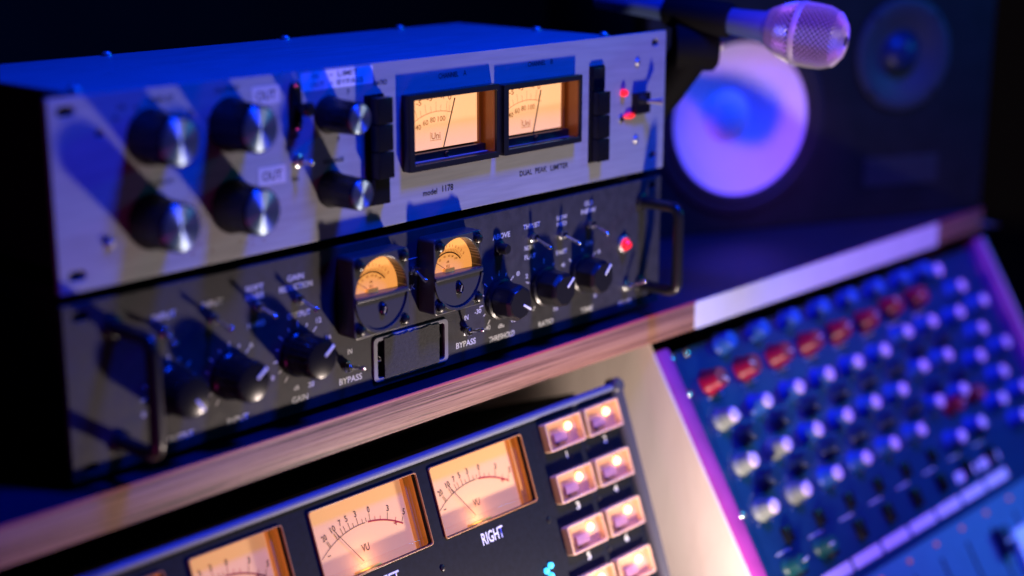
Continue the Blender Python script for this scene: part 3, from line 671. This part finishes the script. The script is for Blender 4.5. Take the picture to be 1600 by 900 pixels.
def mknob(x, v, kind='g', lab=None, mesh=None):
    mm = {'g': M['knobg'], 'l': M['knobl'], 'r': M['knobr'], 'd': M['knobd'], 't': M['knobt']}[kind]
    k = obj('knob', variant(mesh or mk, mm), mm, mx, L(x, -v), label=lab)
    if kind in 'gl': obj('cap', mcap, M['capw'], k)
    obj('pointer', mptr, M['white'], k, rot=(0, random.uniform(-2.2, 2.2), 0)) if kind != 'd' else None
    return k
P0 = 41.35
mtick = ticks(0, 0, 10.2, lambda i: 12.4 if i % 5 == 0 else 11.4, 230, -50, 11, .5)
mdash = box(-9, 9, -.12, 0, -.5, .5)
for i in range(8):
    x = 29.5+P0*i; up = 6.5 if i > 5 else 0
    mknob(x+4, 27.3-(2.6 if i > 5 else 0), 'r', 'red knob in the upper row', mkr)
    mknob(x-8, 5.2, 'g' if i else 'd') if False else None
    for row, v in enumerate((54.2, 87.2, 120.8)):
        kd = 'l' if (i == 0 or (i == 1 and row > 0)) else 'g'
        obj('tick_marks', mtick, M['white'], mx, L(x, -(v-up*(1+.5*row if i > 5 else 1))))
        mknob(x, v-up*(1+.5*row if i > 5 else 1), kd, 'pale grey knob in warm light' if kd == 'l' else None)
    mknob(x+17, 70.5-up, 'd')
    mknob(x+17, 104-up, 'd')
    o = obj('knob', variant(mk, M['knobg']), M['knobg'], mx, L(x+33 if i < 7 else x+28, -5.6)); 
    obj('legend_line', mdash, M['white'], mx, L(x+6, -153)); obj('legend_line', mdash, M['white'], mx, L(x+6, -38))
    obj('slide_button', box(-3.4, 3.4, -5, 0, -5.5, 5.5, .6), M['black'], mx, L(x+15, -143.5))
    obj('slide_button', box(-3.6, 3.6, -6, 0, -7, 7, .6), M['black'], mx, L(x+12, -165))
    obj('led', lathe([(1.8, 0), (1.8, 1.5), (0, 2.4)], 12), M['amberled'], mx, L(x+12, -203, 1.2))
mknob(34, 163, 't'); mknob(75, 162, 't')
for x, v in ((286, 139.8), (323, 137.6)): mknob(x, v)
for x, v in ((361.1, 10.4), (386, 29.8), (364.7, 49.6), (388, 69.2), (366.5, 89.4), (390, 108.9), (369.7, 128.8), (392, 149.4), (412, 128), (415, 88), (410, 48)): mknob(x, v)
for x, v in ((306, 116), (343.4, 115.9)): mknob(x, v, 'r', 'small red knob near the master section')
for i in range(8): obj('label_strip', plate(rrect(39.6+P0*i-18.6, 39.6+P0*i+18.6, -188.4, -180.2, 1), (), 0, -.5), M['capw'], mx)
for x in (289.3, 329.6): obj('label_strip', plate(rrect(x-17, x+17, -172.4, -165.2, 1), (), 0, -.5), M['capw'], mx)
# faders
fcap = box(-5.5, 5.5, -12, -2, -11, 11, 1.2); fline = box(-5.6, 5.6, -12.3, -11.9, -.7, .7)
for i in range(9):
    x = 41+P0*i; zf = -262+random.uniform(-10, 10) if i != 6 else -228
    obj('fader_slot', box(x-1.2, x+1.2, -1.6, -1.0, -318, -214), M['hole'], mx)
    f = obj('fader', fcap, M['knobd'] if i != 7 else M['knobd'], mx, L(x, zf, 0)); obj('fader_line', fline, M['white2'], f)
obj('display', box(300, 352, -6, -1, -262, -212, 1.5), M['capw'], mx, label='bright cyan lit block low on the mixer') if False else None
obj('white_block', box(306, 350, -8, -1, -270, -226, 2), mat('pale_cyan_plastic', (.70, .86, .86), .45), mx, label='pale wide block low on the mixer')

# ================================================================ SPEAKER
ang = math.radians(-25)
sp = thing('monitor_speaker', 'black studio monitor lying sideways with white woofer cone on the desk shelf', 'speaker', (.66, .10, -.094), (0, 0, ang))
wx, wz, tx, tz = 18, 92, 170, 137
obj('cabinet', plate(rrect(-66, 262, 0.5, 208, 3), [circ(wx, wz, 70, 48), circ(tx, tz, 40, 40)], 22, 0, 1.5), M['cabinet'], sp)
obj('cabinet_body', box(-66, 262, 22.2, 190, .5, 208, 2), M['cabinet'], sp)
wf = obj('woofer', lathe([(76, 0), (76, 2.5), (70, 3.2), (68, 1.5)], 64), M['rubber'], sp, L(wx, wz))
obj('surround', lathe([(68.5, 1.5), (66, 3.6), (63, 3.8), (60.5, 1.0)], 64), M['rubber'], wf)
obj('cone', lathe([(60.8, 1.2), (55, -4), (40, -12), (22, -20), (18, -21.5)], 64), M['cone'], wf)
obj('dust_cap', lathe([(20.5, -21), (18, -17), (11, -13.5), (5, -12), (0, -11.6)], 40), M['cone'], wf)
for k in range(4):
    a = PI/4+k*PI/2; obj('screw', lathe([(0, 3.6), (2, 3.4), (3, 2.6), (3, 2)], 14), M['rubber'], wf, L(73*math.cos(a), 73*math.sin(a)))
tw = obj('tweeter', lathe([(46, 0), (46, 2), (43, 3), (38, 3), (26, -3), (20, -5), (17, -5)], 56), M['tweet'], sp, L(tx, tz))
obj('dome', lathe([(17, -5), (15, 0), (10, 3.6), (5, 5), (0, 5.4)], 36), M['knobd'], tw)
for k in range(4):
    a = k*PI/2; obj('screw', lathe([(0, 4), (2, 3.8), (3, 3), (3, 2)], 14), M['rubber'], tw, L(42*math.cos(a+PI/4), 42*math.sin(a+PI/4)))
obj('badge', plate(rrect(138, 212, 28, 52, 1.5), (), 0, -1.2, .3), mat('badge_plate', (.018, .02, .03), .5), sp)
obj('foot_pad', box(-60, 255, 8, 180, 0, .5), M['rubber'], sp)

# ================================================================ MICROPHONE
R3 = Vector((r2.x, r2.y, r2.z)); D3 = Vector((d2.x, d2.y, d2.z))
head = Vector((.5020, -.0713, .0864)); tail = Vector((.4675, .0680, .1040))
ax = (head-tail).normalized()
q = (-ax).to_track_quat('Y', 'Z')       # local -y points out along the mic
mic = thing('microphone', 'silver mesh headed handheld microphone pointing right above the speaker', 'microphone', head, q.to_euler())
mic.scale = (.83, .83, .83)
# +h runs towards the tip
inner = lathe([(0, 27), (11, 26), (16, 21), (19.5, 12), (20, 0), (17, -16), (11, -27)], 40)
obj('foam_core', inner, M['foam'], mic)
def grille(prof, seg=34):
    rows = []
    for r, h in prof: rows.append((r, h))
    # resample
    pts = []; 
    for (r0, h0), (r1, h1) in zip(rows, rows[1:]):
        k = max(1, int(round(math.hypot(r1-r0, h1-h0)/2.1)))
        for i in range(k): t = i/k; pts.append((r0+(r1-r0)*t, h0+(h1-h0)*t))
    pts.append(rows[-1])
    bm = bmesh.new(); V = []
    for j, (r, h) in enumerate(pts):
        off = .5*(j % 2); V.append([bm.verts.new((r*math.cos(2*PI*(i+off)/seg)*S, -h*S, r*math.sin(2*PI*(i+off)/seg)*S)) for i in range(seg)])
    bm.verts.ensure_lookup_table()
    for j in range(len(V)-2):
        for i in range(seg):
            if j % 2 == 0: f = (V[j][i], V[j+1][i], V[j+2][i], V[j+1][i-1])
            else: f = (V[j][i], V[j+1][(i+1) % seg], V[j+2][i], V[j+1][i])
            try: bm.faces.new(f)
            except ValueError: pass
    bmesh.ops.recalc_face_normals(bm, faces=bm.faces)
    bmesh.ops.wireframe(bm, faces=bm.faces, thickness=1.15*S, use_replace=True, use_even_offset=False, use_boundary=True)
    return fromb(bm, ang=60)
obj('grille', grille([(15, -30), (20, -20), (23.2, -10), (23.6, -7)]), M['mesh'], mic)
obj('grille', grille([(23.8, -4), (24, 4), (23.4, 14), (20, 23), (13.5, 28), (5, 30)]), M['mesh'], mic, label='rounded mesh grille in front of the ring')
obj('ring', lathe([(23.2, -8), (24.6, -8), (25.2, -5.6), (24.6, -3.4), (23.2, -3.4)], 56), M['mesh'], mic)
obj('body', lathe([(11.0, -27), (12.6, -31), (11.8, -38), (10.2, -56), (9.4, -90), (8.4, -165), (8.0, -178), (0, -178)], 40), M['micbody'], mic)
obj('collar', lathe([(13.0, -26), (14.6, -28), (14.0, -33), (12.4, -34)], 40), M['micbody'], mic)

st = thing('mic_stand', 'black microphone clip and stand rod just right of the rack units', 'mic stand', (.478, .085, -.094))
so = Vector(st.location)
def wp(v): return tuple((Vector(v)-so)/S)
cp = head - ax*.074
obj('clip', tube([wp(cp+ax*.022), wp(cp+ax*.020), wp(cp-ax*.020), wp(cp-ax*.023)], [10.5, 11.6, 11.2, 10.2], 28), M['blackm'], st)
k0 = cp+Vector((.002, .004, -.020))
obj('knuckle', tube([wp(k0-r2*.015), wp(k0-r2*.013), wp(k0+r2*.012), wp(k0+r2*.015)], [13, 16.5, 16.5, 13], 28), M['blackm'], st)
obj('knuckle_screw', tube([wp(k0+r2*.0146), wp(k0+r2*.018)], [4.0, 3.4], 14), M['steel'], st)
k1 = k0+Vector((-.004, .022, -.034)); k2 = Vector((.478, .06, -.02))
obj('swivel', tube([wp(k0), wp(k1), wp(k1+(k2-k1)*.4)], [14, 12.0, 6], 20), M['blackm'], st)
obj('rod', tube([wp(k1), wp(k2), wp((.478, .085, -.088))], 4.6, 14), M['blackm'], st)
obj('stand_base', tube([wp((.478, .085, -.0937)), wp((.478, .085, -.088)), wp((.478, .085, -.086))], [26, 26, 22], 36), M['blackm'], st)
